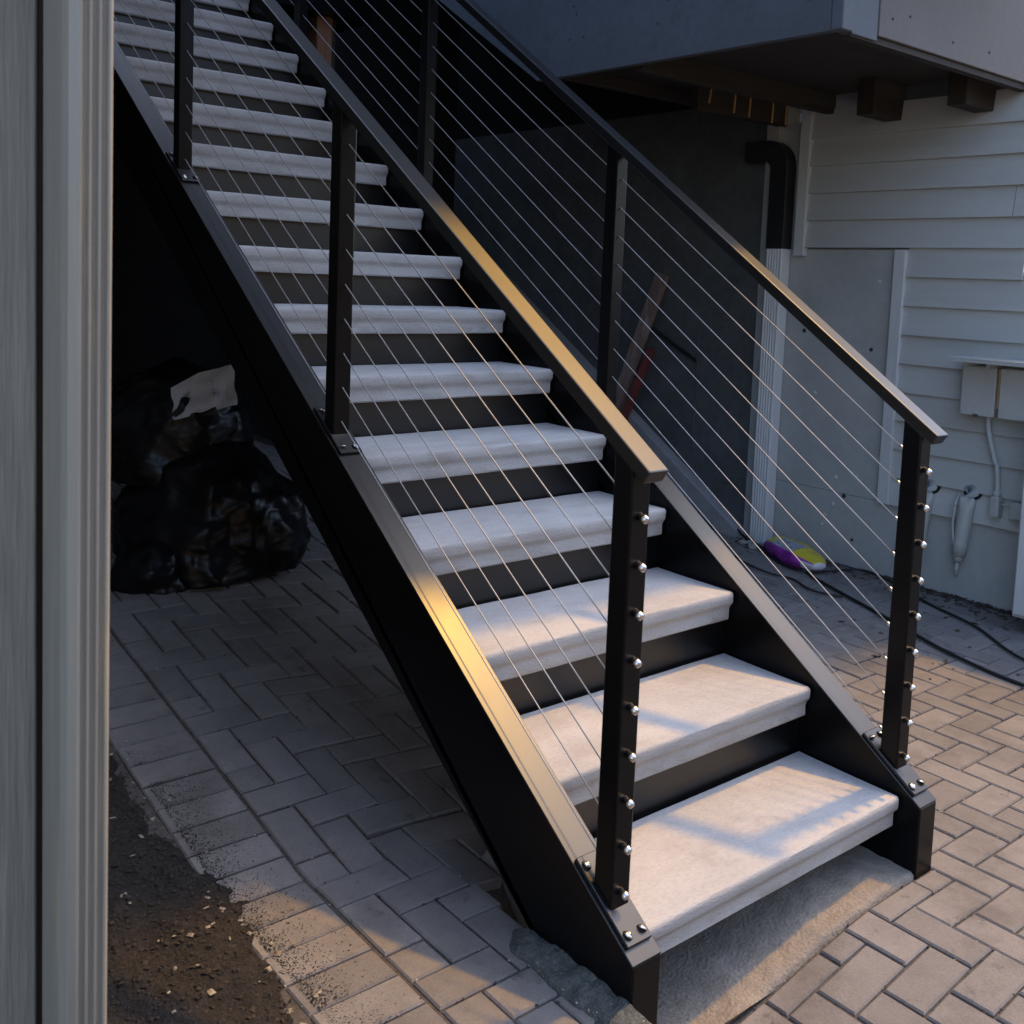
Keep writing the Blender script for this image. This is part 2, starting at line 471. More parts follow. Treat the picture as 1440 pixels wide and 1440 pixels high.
# soil bed beside the soldier course
def soil_z(x, y):
    edge = BORDER_X0 + 0.012 + 0.05 * noise.noise((1.7, y * 3.1, 0)) + 0.03 * noise.noise((4.2, y * 11, 0))
    if 0.35 < y < 1.0: edge += 0.035 * math.sin(math.pi * (y - 0.35) / 0.65)
    e = min(1.0, max(0.0, (edge - x) / 0.09))
    return gz(x, y) - 0.012 + 0.030 * e + 0.022 * noise.noise((x * 9, y * 9, 4)) * e + 0.010 * noise.noise((x * 34, y * 34, 4)) * min(1, e * 3)
soil = sheet("soil_bed", -2.6, BORDER_X0 + 0.11, -2.6, 4.0, 180, 420, soil_z, SOIL)
tag(soil, "dark soil bed along the edge of the block paving", kind="structure")
rnd = random.Random(11)
bark, chips, spill = [], [], []
for _ in range(2600):
    x = BORDER_X0 + 0.03 - abs(rnd.gauss(0, 0.25)); y = rnd.uniform(-0.6, 1.7)
    bark.append((x, y, soil_z(x, y) + 0.002))
for _ in range(90):
    x = BORDER_X0 + 0.05 - abs(rnd.gauss(0, 0.17)); y = rnd.uniform(-0.2, 1.5)
    chips.append((x, y, max(soil_z(x, y), gz(x, y) if x > BORDER_X0 else -1) + 0.003))
for _ in range(5000):    # soil spilt on the border pavers
    x = BORDER_X0 + 0.02 + rnd.expovariate(1 / 0.035); y = rnd.uniform(0.2, 1.35)
    spill.append((x, y, gz(x, y) + 0.0005))
tag(scatter("bark_mulch", bark, BARK, 0.002, 0.007, label="dark bark crumbs strewn over the soil bed", seed=12), cat="mulch")
tag(scatter("spilt_soil", spill, SOIL, 0.0006, 0.0019, label="fine dark soil spilt over the outer row of pavers", seed=14), cat="soil")
tag(scatter("wood_chips", chips, CHIP, 0.003, 0.009, label="pale wood chips scattered on the dark soil bed", seed=13, flat=0.35), cat="wood chips")

# concrete pad under the first tread
def pad_z(x, y): return 0.010 + min(0.0, gz(x, y)) + 0.006 * noise.noise((x * 8, y * 8, 1)) + 0.004 * noise.noise((x * 30, y * 30, 3))
V, F = [], []
nx, ny = 90, 40
for j in range(ny + 1):
    for i in range(nx + 1):
        x = 0.128 + (1.0604 - 0.128 - .002) * i / nx
        y = -0.051 + 0.36 * j / ny
        if j == 0: V.append((x, y, -0.06))
        else:
            yy = -0.051 + 0.36 * (j - 1) / (ny - 1)
            if j == 1: yy += 0.002
            V.append((x, yy, pad_z(x, yy) - (0.006 if j == 1 else 0)))
for j in range(ny):
    for i in range(nx):
        a = j * (nx + 1) + i
        F.append((a, a + 1, a + nx + 2, a + nx + 1))
pad = place("concrete_pad", V, F, PADC, smooth=True)
tag(pad, "rough tan concrete footing strip under the lowest tread", kind="structure")

# grout heaped against the foot of the near stringer
V, F = [], []
nu, nv = 90, 24
for j in range(nu + 1):
    t = j / nu
    y = -0.22 + 0.51 * t
    env = min(1.0, 6 * (1 - t)) * min(1.0, 8 * t)
    env = math.sin(env * math.pi / 2)
    hgt = 0.036 * env + 0.010 * noise.noise((y * 11, 0, 5)) * env + 0.006
    wid = (0.044 + 0.03 * t + 0.022 * noise.noise((y * 9, 3, 0))) * (0.35 + 0.65 * env)
    for i in range(nv + 1):
        a = math.pi / 2 * i / nv
        x = 0.062 - wid * math.sin(a) - 0.010
        z = gz(0, y) - 0.012 + hgt * math.cos(a) ** 0.7 + 0.007 * noise.noise((x * 34, y * 34, 2)) + 0.004 * noise.noise((x * 95, y * 95, 7))
        V.append((x + 0.012 * (1 - i / nv) - (0.017 if y < -0.05 else 0.0), y, z))
for j in range(nu):
    for i in range(nv):
        a = j * (nv + 1) + i
        F.append((a, a + nv + 1, a + nv + 2, a + 1))
tag(place("grout_heap", V, F, GROUT, smooth=True), "dark grey grout heaped against the foot of the black stringer", "grout")

rnd = random.Random(41)
grit = [Vector(q) for q in V]
grit = [grit[rnd.randrange(len(grit))] for _ in range(90)]
tag(scatter("grout_grit", [(q.x, q.y, q.z - 0.001) for q in grit], CRUMB, 0.0012, 0.0035, label="pale grit specks stuck on the grout heap", seed=42), cat="grit")

# ------------------------------------------------------------------ staircase
RISE, RUN = 0.189, 0.2741
S = RISE / RUN
HS = 0.2107                        # stringer top height at y = 0
XL0, XL1, XR0, XR1 = 0.0497, 0.1267, 1.0604, 1.1374
NT = 15
stair = thing("staircase", (0.59, 0, 0), "black steel staircase with pale concrete treads and two deep stringers", "staircase")
CA = math.atan(S)
YB, YT = -0.0525, 4.12
VD = 0.285
poly = [(YB, -0.12), ((VD - HS - 0.12) / S, -0.12), (YT, HS + S * YT - VD), (YT, HS + S * YT), (YB, HS + S * YB)]
for (a, b) in ((XL0, XL1), (XR0, XR1)):
    st = prism("stringer", poly, 'x', a, b, STEEL, stair, bev=0.004, seg=3)
    tag(st, "black box stringer with mitred vertical foot")
    Lc = (YT - YB - 0.004) / math.cos(CA)
    cv, cf = box_vf(-(b - a) / 2 - 0.0006, (b - a) / 2 + 0.0006, 0, Lc, -0.002, 0.003, 0.0012)
    Rc = Matrix.Rotation(CA, 3, 'X')
    place("glint_cap", [tuple(Rc @ Vector(q) + Vector(((a + b) / 2, YB + 0.002, HS + S * (YB + 0.002)))) for q in cv], cf, STEELTOP, stair)  # strip added so the stringer top shows the gold glint
# lip plate along the outer lower edge of the stringers
prof = [(0.30, 0), (0.008, 0), (0.003, -0.002), (0.0005, -0.006), (0, -0.012), (0.0005, -0.028), (0.003, -0.034), (0.008, -0.041), (0.0115, -0.047), (0.0125, -0.054), (0.012, -0.079), (0.016, -0.084), (0.30, -0.084)]
tv, tf = prism_vf(prof, 'x', XL1 + 0.0005, 1.054)
def soften(V, F, amt, sc, seed):
    return [(v[0], v[1] + amt * noise.noise((v[0] * sc, v[1] * sc, seed)), v[2] + amt * noise.noise((v[0] * sc, v[1] * sc + 9, v[2] * sc + seed))) for v in V], F
def tread_vf(seed):
    n = 44
    x0, x1 = XL1 - 0.002, 1.054
    V, F = [], []
    m = len(prof)
    for i in range(n + 1):
        t = i / n
        x = x0 + (x1 - x0) * t
        ins = 0.0
        if i == n: ins = 0.004
        if i == n - 1: x = x1 - 0.004
        for k, (py, pz) in enumerate(prof):
            w = 0.0012
            yy = py + w * noise.noise((x * 7, k * 1.3, seed)) + 0.0006 * noise.noise((x * 40, k, seed))
            zz = pz + w * 0.8 * noise.noise((x * 6, k * .9 + 20, seed))
            if ins and py < 0.2:
                yy += ins; zz += ins if pz < -0.05 else -ins * (1 if pz > -0.02 else 0)
            V.append((x, yy, zz))
    for i in range(n):
        for k in range(m):
            F.append((i * m + k, i * m + (k + 1) % m, (i + 1) * m + (k + 1) % m, (i + 1) * m + k))
    F.append(tuple(range(m))[::-1]); F.append(tuple(range(n * m, n * m + m)))
    return V, F
tread_me = []
for s in range(5):
    v, f = tread_vf(s * 3.7)
    me = bpy.data.meshes.new("tread"); me.from_pydata(v, [], f); me.materials.append(TREAD)
    me.polygons.foreach_set("use_smooth", [len(p.vertices) == 4 for p in me.polygons])
    me.update()
    bm = bmesh.new(); bm.from_mesh(me); bmesh.ops.recalc_face_normals(bm, faces=bm.faces[:]); bm.to_mesh(me); bm.free()
    me.set_sharp_from_angle(angle=rad(38))
    tread_me.append(me)
for i in range(NT):
    link("tread", tread_me[i % 5], (0, i * RUN, (i + 1) * RISE), stair)
    # closed sheet riser up to the next tread
    y = (i + 1) * RUN + 0.040
    box("riser", XL1 - 0.002, XR0 + 0.002, y, y + 0.006, (i + 1) * RISE - 0.02, (i + 2) * RISE - 0.07, STEELTOP, stair)
box("landing", -0.3, 1.95, YT, 5.18, 2.90, 3.02, STEEL, stair)

# ------------------------------------------------------------------ cable railings
POST_Y = [0.050, 1.156, 2.262, 3.368]
Z0, DZ = 0.2767, 0.0918
CA = math.atan(S)
HH = 1.1137
def slope_box(xc, w, yc, half, t0, t1, bev=0.0015):
    """box lying along the stair slope on the stringer top line, centred at y=yc"""
    v, f = box_vf(-w / 2, w / 2, -half, half, t0, t1, bev)
    R = Matrix.Rotation(CA, 3, 'X')
    o = Vector((xc, yc, HS + S * yc))
    return [tuple(R @ Vector(q) + o) for q in v], f

def lathe(profile, n=12, k=1.0):
    profile = [(a * k, b * k) for a, b in profile]
    V, F = [], []
    for (r, h) in profile:
        for k in range(n):
            t = 2 * math.pi * k / n
            V.append((r * math.cos(t), r * math.sin(t), h))
    for i in range(len(profile) - 1):
        for k in range(n):
            F.append((i * n + k, i * n + (k + 1) % n, (i + 1) * n + (k + 1) % n, (i + 1) * n + k))
    F.append(tuple(range(n))[::-1]); F.append(tuple(range((len(profile) - 1) * n, len(profile) * n)))
    return V, F
def shared(name, vf, m, smooth=True):
    me = bpy.data.meshes.new(name); me.from_pydata(vf[0], [], vf[1]); me.materials.append(m)
    for p in me.polygons: p.use_smooth = smooth
    me.update()
    return me
bolt_me = shared("bolt", lathe([(0.0085, 0), (0.0088, 0.001), (0.0070, 0.0032), (0.0045, 0.0046), (0.0028, 0.0048), (0.0026, 0.0030)], k=1.25), STAINLESS)
fit_me = shared("cable_fitting", lathe([(0.0048, -0.004), (0.0048, 0.006), (0.0068, 0.0065), (0.0074, 0.010), (0.0072, 0.014), (0.0055, 0.0168), (0.002, 0.018)], k=1.18), STAINLESS)
stud_me = shared("swage_stud", lathe([(0.0042, 0), (0.0042, 0.020), (0.0034, 0.024), (0.0022, 0.027)]), STAINLESS)

def railing(xc, label, handrail_label):
    t = thing("cable_railing", (xc, 0.05, HS), label, "railing")
    yh0 = -0.0185
    # handrail: flat bar along the slope, square cut end
    def hz(y): return HH + S * y
    L0 = Vector((xc, yh0, hz(yh0)))
    v, f = box_vf(-0.0265, 0.0265, 0, 5.2, -0.030, 0.0, 0.0035, 2)
    R = Matrix.Rotation(CA, 3, 'X')
    hr = place("handrail", [tuple(R @ Vector(q) + L0) for q in v], f, STEELTOP, t)
    tag(hr, handrail_label)
    for n, yc in enumerate(POST_Y):
        zb = HS + S * yc
        # tube post with sloped ends, sunk into plate and rail
        h = 0.025
        vv, ff = box_vf(-h, h, -h, h, 0, 1, 0.004, 2)
        out = []
        for q in vv:
            y = yc + q[1]
            zlo, zhi = HS + S * y + 0.004, hz(y) - 0.034
            out.append((xc + q[0], y, zlo + (zhi - zlo) * q[2]))
        p = place("post", out, ff, STEEL, t)
        v, f = slope_box(xc, 0.066, yc, 0.092, 0.0025, 0.0125)
        place("base_plate", v, f, STEELTOP, p)
        nrm = Vector((0, -math.sin(CA), math.cos(CA)))
        tan = Vector((0, math.cos(CA), math.sin(CA)))
        for sx in (-0.019, 0.019):
            for sy in (-0.072, 0.072):
                pos = Vector((xc + sx, yc, zb)) + tan * sy + nrm * 0.0123
                link("bolt", bolt_me, pos, p, (CA, 0, random.uniform(0, 3)))
        if n == 0:
            for k in range(9):
                z = Z0 + k * DZ
                link("cable_fitting", fit_me, (xc, 0.0255, z + 0.0), p, (math.pi / 2 + CA * 0.75, 0, 0))
                link("swage_stud", stud_me, (xc, 0.074, z + S * 0.049 + 0.001), p, (-math.pi / 2 + CA, 0, 0))
    for k in range(9):
        z = Z0 + k * DZ
        # cables sag a hair between posts
        pts = []
        for a, b in zip(POST_Y[:-1], POST_Y[1:]):
            for q in range(4):
                y = a + (b - a) * q / 4
                pts.append((xc, y, z + S * (y - 0.025) - 0.0012 * math.sin(math.pi * q / 4)))
        pts.append((xc, 4.4, z + S * (4.4 - 0.025)))
        tube("cable", pts, 0.0016, CABLE, t, n=6)
    return t
railing((XL0 + XL1) / 2, "cable railing on the near stringer, handrail glinting gold, beside the grout heap", "flat black handrail bar with gold sun glint")
railing((XR0 + XR1) / 2, "cable railing on the stringer beside the grey house wall", "flat black handrail bar")

# ------------------------------------------------------------------ grey house on the right
house = thing("house", (WALLX, 1.2, 0), "grey clapboard house with a painted concrete base and overhanging upper storey", "house")
def hpart(*a, **k): return box(*a, house, **k)
hpart("foundation", WALLX, 7.5, -1.2, 2.28, -0.2, 0.386, STUCCO, bev=0.004)
hpart("wall_core", WALLX + 0.020, 7.4, 0.90, 2.40, 0.380, 2.34, STUCCO)
hpart("wing_core", WALLX + 0.020, 7.4, -1.15, 0.898, 0.380, 1.505, STUCCO)  # wing top is out of view, kept low to let the sun past
hpart("concrete_panel", WALLX - 0.002, WALLX + 0.024, 1.46, 2.20, 0.388, 1.655, STUCCO)
REV = 0.1425
def siding_board(y0, y1, z0, h=REV, gap=0.0):
    # lapped board: thick lower edge, thin top edge under the next one
    pr = [(WALLX - 0.027, z0), (WALLX + 0.019, z0), (WALLX + 0.019, z0 + h + 0.01), (WALLX - 0.004, z0 + h + 0.01)]
    v, f = prism_vf(pr, 'y', y0, y1, 0.001, 1)
    return place("siding_board", v, f, SIDING, house)
for k in range(9):
    z = 0.383 + k * REV
    cut = [-1.17, 0.05 + 0.5 * ((k * 7) % 5) / 5 - 0.6, 1.472]
    if k == 8:
        siding_board(0.90, 1.472, z)
        continue
    siding_board(cut[0], cut[1], z); siding_board(cut[1] + 0.002, cut[2], z)
for k in range(5):
    z = 0.383 + (9 + k) * REV
    if k == 1: siding_board(0.90, 0.965, z); siding_board(0.968, 2.066, z)
    else: siding_board(0.90, 2.066, z)
v, f = box_vf(WALLX - 0.036, WALLX + 0.01, 1.470, 1.532, 0.383, 1.656, 0.003)
place("panel_trim", v, f, TRIM, house)
v, f = box_vf(WALLX - 0.038, WALLX + 0.012, 2.064, 2.128, 1.62, 2.46, 0.003)
place("corner_trim", v, f, TRIM, house)
hpart("soffit", 2.012, 3.47, 0.992, 2.60, 2.462, 2.50, JOIST)
for yb in (1.14, 1.60):
    hpart("joist_block", 3.18, 3.47, yb - 0.045, yb + 0.045, 2.29, 2.463, JOIST, bev=0.003)
for yb in (1.95, 2.5):
    hpart("joist", 2.01, 3.46, yb, yb + 0.045, 2.40 if yb > 2 else 2.36, 2.463, JOIST, bev=0.003)
hpart("ledger", 2.72, 3.46, 2.25, 2.29, 2.32, 2.463, JOIST, bev=0.003)
for (x, zt, zb, dx) in ((2.815, 2.455, 2.36, -.012), (3.004, 2.44, 2.335, -.004), (3.13, 2.455, 2.33, -.006), (3.322, 2.455, 2.325, -.003), (3.440, 2.452, 2.328, -.002)):
    v, f = prism_vf([(x - .004 + dx, zb), (x + .003 + dx, zb), (x + .0045, zt), (x - .003, zt)], 'y', 2.243, 2.2515)
    place("light_slit", v, f, OCHRE, house)  # thin strips put in for sunlight showing through the gaps
# upper storey clad in wide painted boards; unseen height added to shade the stairs
hpart("corner_post", 2.045, 2.21, 0.943, 0.99, 2.372, 7.6, DSLATE, bev=0.003)
hpart("corner_board", 1.972, 2.043, 0.936, 0.985, 2.376, 7.6, FASCIA, bev=0.004)
def sloped(z_at, top): return [(0.955, 2.376), (2.62, 2.39), (5.3, 2.39 + S * 0.9 * 2.68), (5.3, top), (0.955, top)]
prism("fascia", [(0.988, 2.376), (2.62, 2.39), (5.3, 4.05), (5.3, 7.6), (0.988, 7.6)], 'x', 1.975, 2.01, FASCIA, house, bev=0.003)
for k in range(8):
    z0 = 2.392 + k * 0.60
    v, f = box_vf(2.212, 4.6, 0.940 - 0.0, 0.99, z0, z0 + 0.596, 0.003)
    tag(place("fascia_board", v, f, SUNFASCIA, house), "fascia board with warm sunlight put into its colour" if k == 0 else None)
hpart("drip_edge", 2.05, 3.5, 0.952, 0.992, 2.366, 2.390, JOIST)
prism("upper_wall", [(1.0, 2.51), (2.62, 2.51), (5.3, 4.12), (5.3, 7.6), (1.0, 7.6)], "x", 2.012, 7.4, FASCIA, house)
hpart("shade_eave", 1.80, 7.6, 0.66, 5.5, 7.61, 7.80, ROOF, bev=0.01)  # unseen overhang added to shade the treads
hpart("added_low_roof", 3.44, 7.6, -1.3, 0.896, 1.5255, 1.56, ROOF)  # unseen roof, added; height set by where its shadow should end
hpart("shade_bay", 1.86, 3.2, 0.60, 0.934, 2.98, 7.6, SUNFASCIA, bev=0.01)  # unseen block added to keep sun off the upper rail and treads

rnd = random.Random(51)
nail_me = None
for k in range(12):
    if nail_me is None: nail_me = shared("nail_head", lathe([(0.006, 0), (0.005, .0015), (0.002, .002)], 8), DCRUMB)
    link("nail_head", nail_me, (1.9745, rnd.uniform(1.05, 2.4), rnd.uniform(2.42, 2.75)), house, (0, -math.pi / 2, 0))
for (x, zz) in ((2.30, 2.47), (2.42, 2.50), (2.75, 2.46), (3.05, 2.47), (2.36, 2.60)):
    link("nail_head", nail_me, (x, 0.9395, zz), house, (math.pi / 2, 0, 0))
# dark wall under the upper storey, kerb following the stair slope
dwall = thing("basement_wall", (3.5, 3.6, 0), "dark grey painted wall beneath the upper storey behind the railing", "wall")
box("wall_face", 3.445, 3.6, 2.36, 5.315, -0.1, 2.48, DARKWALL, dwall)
box("upper_face", 3.446, 3.6, 2.37, 5.308, 2.481, 4.0, BACKWALL, dwall)  # darker copy of the wall; shade put into its near-black colour
box("pilaster", 3.425, 3.6, 2.27, 2.358, -0.1, 2.455, STUCCO, dwall, bev=0.004)
prism("sloping_kerb", [(2.30, -0.1), (2.30, 0.035), (5.0, 1.70), (5.0, 1.58), (2.42, -0.02)], 'x', 3.36, 3.444, KERB, dwall, bev=0.004)
box("joint_batten", 3.438, 3.447, 2.776, 2.784, 0.45, 1.22, DARKWALL, dwall)
prism("crack_ledge", [(2.785, 0.985), (3.16, 1.158), (3.16, 1.178), (2.785, 1.005)], 'x', 3.428, 3.447, DARKM, dwall)
bw = box("rear_wall", -1.0, 8.0, 5.31, 5.5, -0.1, 6.0, BACKWALL)  # added backdrop; near-black colour carries the deep shade
tag(bw, "wall added behind the staircase, its deep shade put into near-black colour", "wall")
bp = thing("timber_post", (1.69, 4.26, 0.4), "red-brown timber post standing behind the top of the railing", "post")
box("shaft", 1.635, 1.735, 4.2, 4.32, 0.4, 4.2, BROWNPOST, bp, bev=0.004)
box("edge_strip", 1.737, 1.765, 4.215, 4.30, 0.4, 4.2, JOIST, bp, bev=0.002)

# white downspout with dark upper length and elbow
ds = thing("downspout", (3.40, 2.2, 0), "white ribbed downspout with a dark upper length at the corner of the house", "downspout")
def ribbed(y0, y1, x0, x1, ribs, d=0.006):
    pr = []
    w = (y1 - y0)
    pr += [(x1, y0), (x0 + 0.004, y0), (x0, y0 + 0.004)]
    n = ribs
    for k in range(n):
        a = y0 + 0.008 + (w - 0.016) * (k + 0.15) / n; b = y0 + 0.008 + (w - 0.016) * (k + 0.85) / n
        pr += [(x0, a - 0.002), (x0 + d, a + 0.0015), (x0 + d, b - 0.0015), (x0, b + 0.002)]
    pr += [(x0, y1 - 0.004), (x0 + 0.004, y1), (x1, y1)]
    return pr
prism("lower_length", ribbed(2.165, 2.268, 3.365, 3.44, 5), 'z', gz(3.4, 2.2) - 0.01, 1.668, WHITEM, ds)
tag(ds.children[0], "white ribbed lower length")
op = [(2.272, 1.655), (2.160, 1.655), (2.160, 2.10)]
for k in range(1, 9):
    t = math.pi / 2 * k / 8
    op.append((2.300 - 0.14 * math.cos(t), 2.10 + 0.14 * math.sin(t)))
op += [(2.45, 2.24), (2.45, 2.13), (2.300, 2.13), (2.272, 2.10)]
prism("upper_length", op, 'x', 3.36, 3.441, DARKM, ds, bev=0.004)

# electrical boxes on the siding
shelf = thing("rain_shelf", (3.33, 0.8, 1.15), "thin metal rain shelf over the two electrical boxes", "shelf")
v, f = box_vf(3.20, 3.45, 0.2, 1.10, 1.158, 1.166, 0.001)
place("top_sheet", v, f, BOXM, shelf)
v, f = box_vf(3.198, 3.204, 0.2, 1.10, 1.146, 1.1575, 0.0008)
place("front_lip", v, f, BOXM, shelf)
for yb in (1.03, 0.93, 0.66):
    box("bracket", 3.24, 3.44, yb, yb + 0.012, 1.128, 1.158, BOXM, shelf)
for (y0, y1, lab) in ((0.935, 1.092, "grey electrical box with the conduit coming out of its bottom"), (0.62, 0.915, "grey electrical box with no conduit, next to the boxed meter cabinet")):
    e = thing("electrical_box", (3.38, (y0 + y1) / 2, 0.9), lab, "electrical box")
    box("case", 3.345, 3.445, y0 + 0.004, y1 - 0.004, 0.905, 1.127, BOXM, e, bev=0.003)
    box("cover", 3.328, 3.344, y0, y1, 0.898, 1.124, BOXM, e, bev=0.003)
    box("latch", 3.322, 3.33, (y0 + y1) / 2 - .012, (y0 + y1) / 2 + .012, 0.892, 0.906, STAINLESS, e)
box_strip = box("lit_side_strip", 3.35, 3.444, 0.918, 0.932, 0.94, 1.12, OCHRE)  # ochre strip painted in for the sunlit side of the box
tag(box_strip, "ochre strip standing in for the sunlit side of an electrical box", "wood strip")
cd = thing("conduit", (3.39, 0.97, 0.5), "grey conduit bending down from the electrical box to a fitting on the siding", "conduit")
tube("pipe", spline([(3.39, 0.985, 0.91), (3.39, 0.98, 0.84), (3.393, 0.955, 0.74), (3.398, 0.93, 0.66), (3.40, 0.922, 0.58), (3.40, 0.922, 0.52)], 6), 0.0125, BOXM, cd, n=10)
box("fitting", 3.375, 3.436, 0.900, 0.944, 0.435, 0.535, BOXM, cd, bev=0.01, seg=2)
tube("coupling", [(3.40, 0.922, 0.53), (3.40, 0.922, 0.56)], 0.018, BOXM, cd, n=10)
box("junction", 3.39, 3.436, 0.80, 0.86, 0.44, 0.52, BOXM, cd, bev=0.008, seg=2)
tube("link_wire", spline([(3.41, 0.90, 0.50), (3.412, 0.88, 0.495), (3.41, 0.86, 0.50)], 4), 0.005, BOXM, cd, n=6)
def vent(yc, zt, lab):
    t = thing("drain_pipe", (3.41, yc, 0.2), lab, "pipe", "drain pipes through the siding")
    pts = [(3.455, yc - .004, zt - 0.015), (3.425, yc, zt - 0.018), (3.405, yc + 0.002, zt - 0.05)] + [(3.402 - 0.002 * k, yc + 0.004 * k, zt - 0.05 - 0.055 * k) for k in range(1, 6)]
    tube("sleeve", pts, [0.034, 0.036, 0.036, 0.035, 0.035, 0.034, 0.033, 0.032], BOXM, t, n=14)
    y2, z2 = yc + 0.02, zt - 0.325
    tube("neck", [(3.392, y2, z2 + 0.01), (3.392, y2, z2 - 0.025)], 0.022, BOXM, t, n=12)
    tube("stub", [(3.392, y2 + .003, z2 - 0.02), (3.392, y2 + 0.006, z2 - 0.10)], [0.010, 0.008], BOXM, t, n=8)
    tube("wire", spline([(3.42, yc + 0.05, zt - 0.03), (3.375, yc + 0.045, zt - 0.08), (3.372, yc + 0.05, zt - 0.18), (3.38, yc + 0.04, zt - 0.28)], 6), 0.006, BOXM, t, n=6)
    v, f = tube_vf([(3.432, yc - .004, zt - 0.012), (3.444, yc - .004, zt - 0.012)], 0.046, 16)
    place("hole", v, f, BACKWALL, t)
    return t
vent(1.055, 0.545, "grey drain pipe poking through the siding in the open, below the electrical boxes")
vent(1.262, 0.535, "grey drain pipe poking through the siding by the end of the panel trim")
cab = thing("meter_cabinet", (3.2, 0.45, 0.06), "pale grey meter cabinet raised on a pipe leg against the house", "cabinet")
box("case", 3.16, 3.44, 0.10, 0.705, 0.075, 0.93, TRIM, cab, bev=0.006, seg=2)
box("door", 3.145, 3.158, 0.12, 0.695, 0.09, 0.92, TRIM, cab, bev=0.003)
tube("leg", [(3.25, 0.66, 0.09), (3.25, 0.66, -0.03)], 0.016, BOXM, cab, n=10)
# nail dimples and caulk blobs on the painted concrete
rnd = random.Random(21)
for k in range(11):
    y = rnd.uniform(1.56, 2.05); z = rnd.uniform(0.15, 1.6)
    r = rnd.uniform(0.006, 0.014)
    v, f = lathe([(r, 0), (r * .9, .002), (r * .4, .0035)], 8)
    me = shared("filler_blob", (v, f), TRIM if k % 3 else DCRUMB)
    link("filler_blob", me, (WALLX - 0.0015, y, z), house, (0, -math.pi / 2, 0))

# plank and red level leaning on the dark wall
pk = thing("plank", (3.3, 3.4, 0.7), "weathered plank smeared with plaster leaning on the dark wall", "plank")
def slab(p0, p1, wdir, w, th, tdir):
    p0, p1, wd, td = Vector(p0), Vector(p1), Vector(wdir).normalized(), Vector(tdir).normalized()
    V = []
    for p in (p0, p1):
        for a, b in ((-1, -1), (1, -1), (1, 1), (-1, 1)):
            V.append(tuple(p + wd * w / 2 * a + td * th / 2 * b))
    return V, [(3, 2, 1, 0), (4, 5, 6, 7), (0, 1, 5, 4), (1, 2, 6, 5), (2, 3, 7, 6), (3, 0, 4, 7)]
v, f = slab((3.30, 3.395, 0.42), (3.415, 3.065, 1.50), (0, 0.95, 0.30), 0.085, 0.035, (1, 0, 0))
place("board", v, f, BOARD, pk)
rl = thing("red_bar", (3.3, 3.3, 0.3), "dull red bar leaning beside the weathered plank", "bar")
v, f = slab((3.25, 3.26, 0.42), (3.37, 3.085, 1.04), (0, 0.95, 0.30), 0.045, 0.03, (1, 0, 0))
place("bar_body", v, f, REDM, rl)

# slumped purple and yellow sack
V, F, FM = [], [], []
nu, nv = 48, 28
ax0, ax1 = Vector((3.33, 2.09, 0.0)), Vector((3.15, 1.66, 0.0))
d = (ax1 - ax0).normalized(); sd = Vector((d.y, -d.x, 0))      # sd towards the wall or the stairs
if sd.x > 0: sd = -sd
Lb = (ax1 - ax0).length
for i in range(nu + 1):
    u = i / nu
    prof_u = math.sin(math.pi * min(1, max(0, u * 0.94 + 0.03))) ** 0.45
    for j in range(nv):
        a = 2 * math.pi * j / nv
        rw, rh = 0.105 * prof_u, 0.066 * prof_u * (1.1 - 0.25 * u)
        n = 1 + 0.13 * noise.noise((u * 5, math.cos(a) * 1.5, math.sin(a) * 1.5)) + 0.06 * noise.noise((u * 14, math.cos(a) * 4, math.sin(a) * 4))
        p = ax0 + d * (Lb * u) + sd * (math.cos(a) * rw * n) + Vector((0, 0, 0.060 + math.sin(a) * rh * n))
        p.z = max(p.z, 0.018)
        V.append(tuple(p))
for i in range(nu):
    for j in range(nv):
        F.append((i * nv + j, i * nv + (j + 1) % nv, (i + 1) * nv + (j + 1) % nv, (i + 1) * nv + j))
        u = (i + .5) / nu; a = 2 * math.pi * (j + .5) / nv
        c, s_ = math.cos(a), math.sin(a)
        k = 0
        if s_ > 0.35 and c < 0.82:
            k = 1 if (u < 0.30 or u > 0.70) else 2
            if c < -0.2: k = 1
        if u > 0.88 and s_ <= 0.5 and c > 0.1: k = 3
        FM.append(k)
F.append(tuple(range(nv))[::-1]); FM.append(0)
F.append(tuple(range(nu * nv, nu * nv + nv))); FM.append(3)
sack = place("garden_sack", V, F, PURPLE, smooth=True, mats=[PURPLE, YELLOW, PRINT, LABELW], fmat=FM)
tag(sack, "slumped purple and yellow plastic sack lying by the downspout", "sack")

# black cables lying along the wall
def lie(pts): return spline([(x, y, gz(x, y) + 0.010 + h) for (x, y, h) in pts], 10)
tag(tube("ground_cable", lie([(3.38, 2.36, .03), (3.30, 2.20, .01), (3.16, 1.80, 0), (3.05, 1.62, 0), (2.95, 1.40, 0), (2.80, 1.06, 0), (2.64, 0.71, 0), (2.56, 0.37, 0), (2.60, 0.0, 0), (2.75, -0.5, 0)]), 0.0075, RUBBER, n=8),
    "black cable curving over the paving farther out from the house", "cable")
tag(tube("ground_cable", lie([(3.36, 2.30, .04), (3.20, 2.02, .0), (3.07, 1.74, .005), (3.19, 1.62, .012), (3.33, 1.52, .02), (3.30, 1.30, 0), (3.17, 1.08, 0), (3.05, 0.80, 0), (2.83, 0.49, 0), (2.80, 0.1, 0)]), 0.006, RUBBER, n=8),
    "black cable running in front of the sack close to the house", "cable")
tag(tube("ground_cable", lie([(3.02, 2.12, .0), (2.96, 1.98, .0), (2.90, 1.80, .004), (2.93, 1.66, .0), (2.86, 1.50, 0), (2.90, 1.36, 0.0)]), 0.005, RUBBER, n=8),
    "short black cable end curled on the paving beside the stringer", "cable")
rnd = random.Random(31)
pts = []
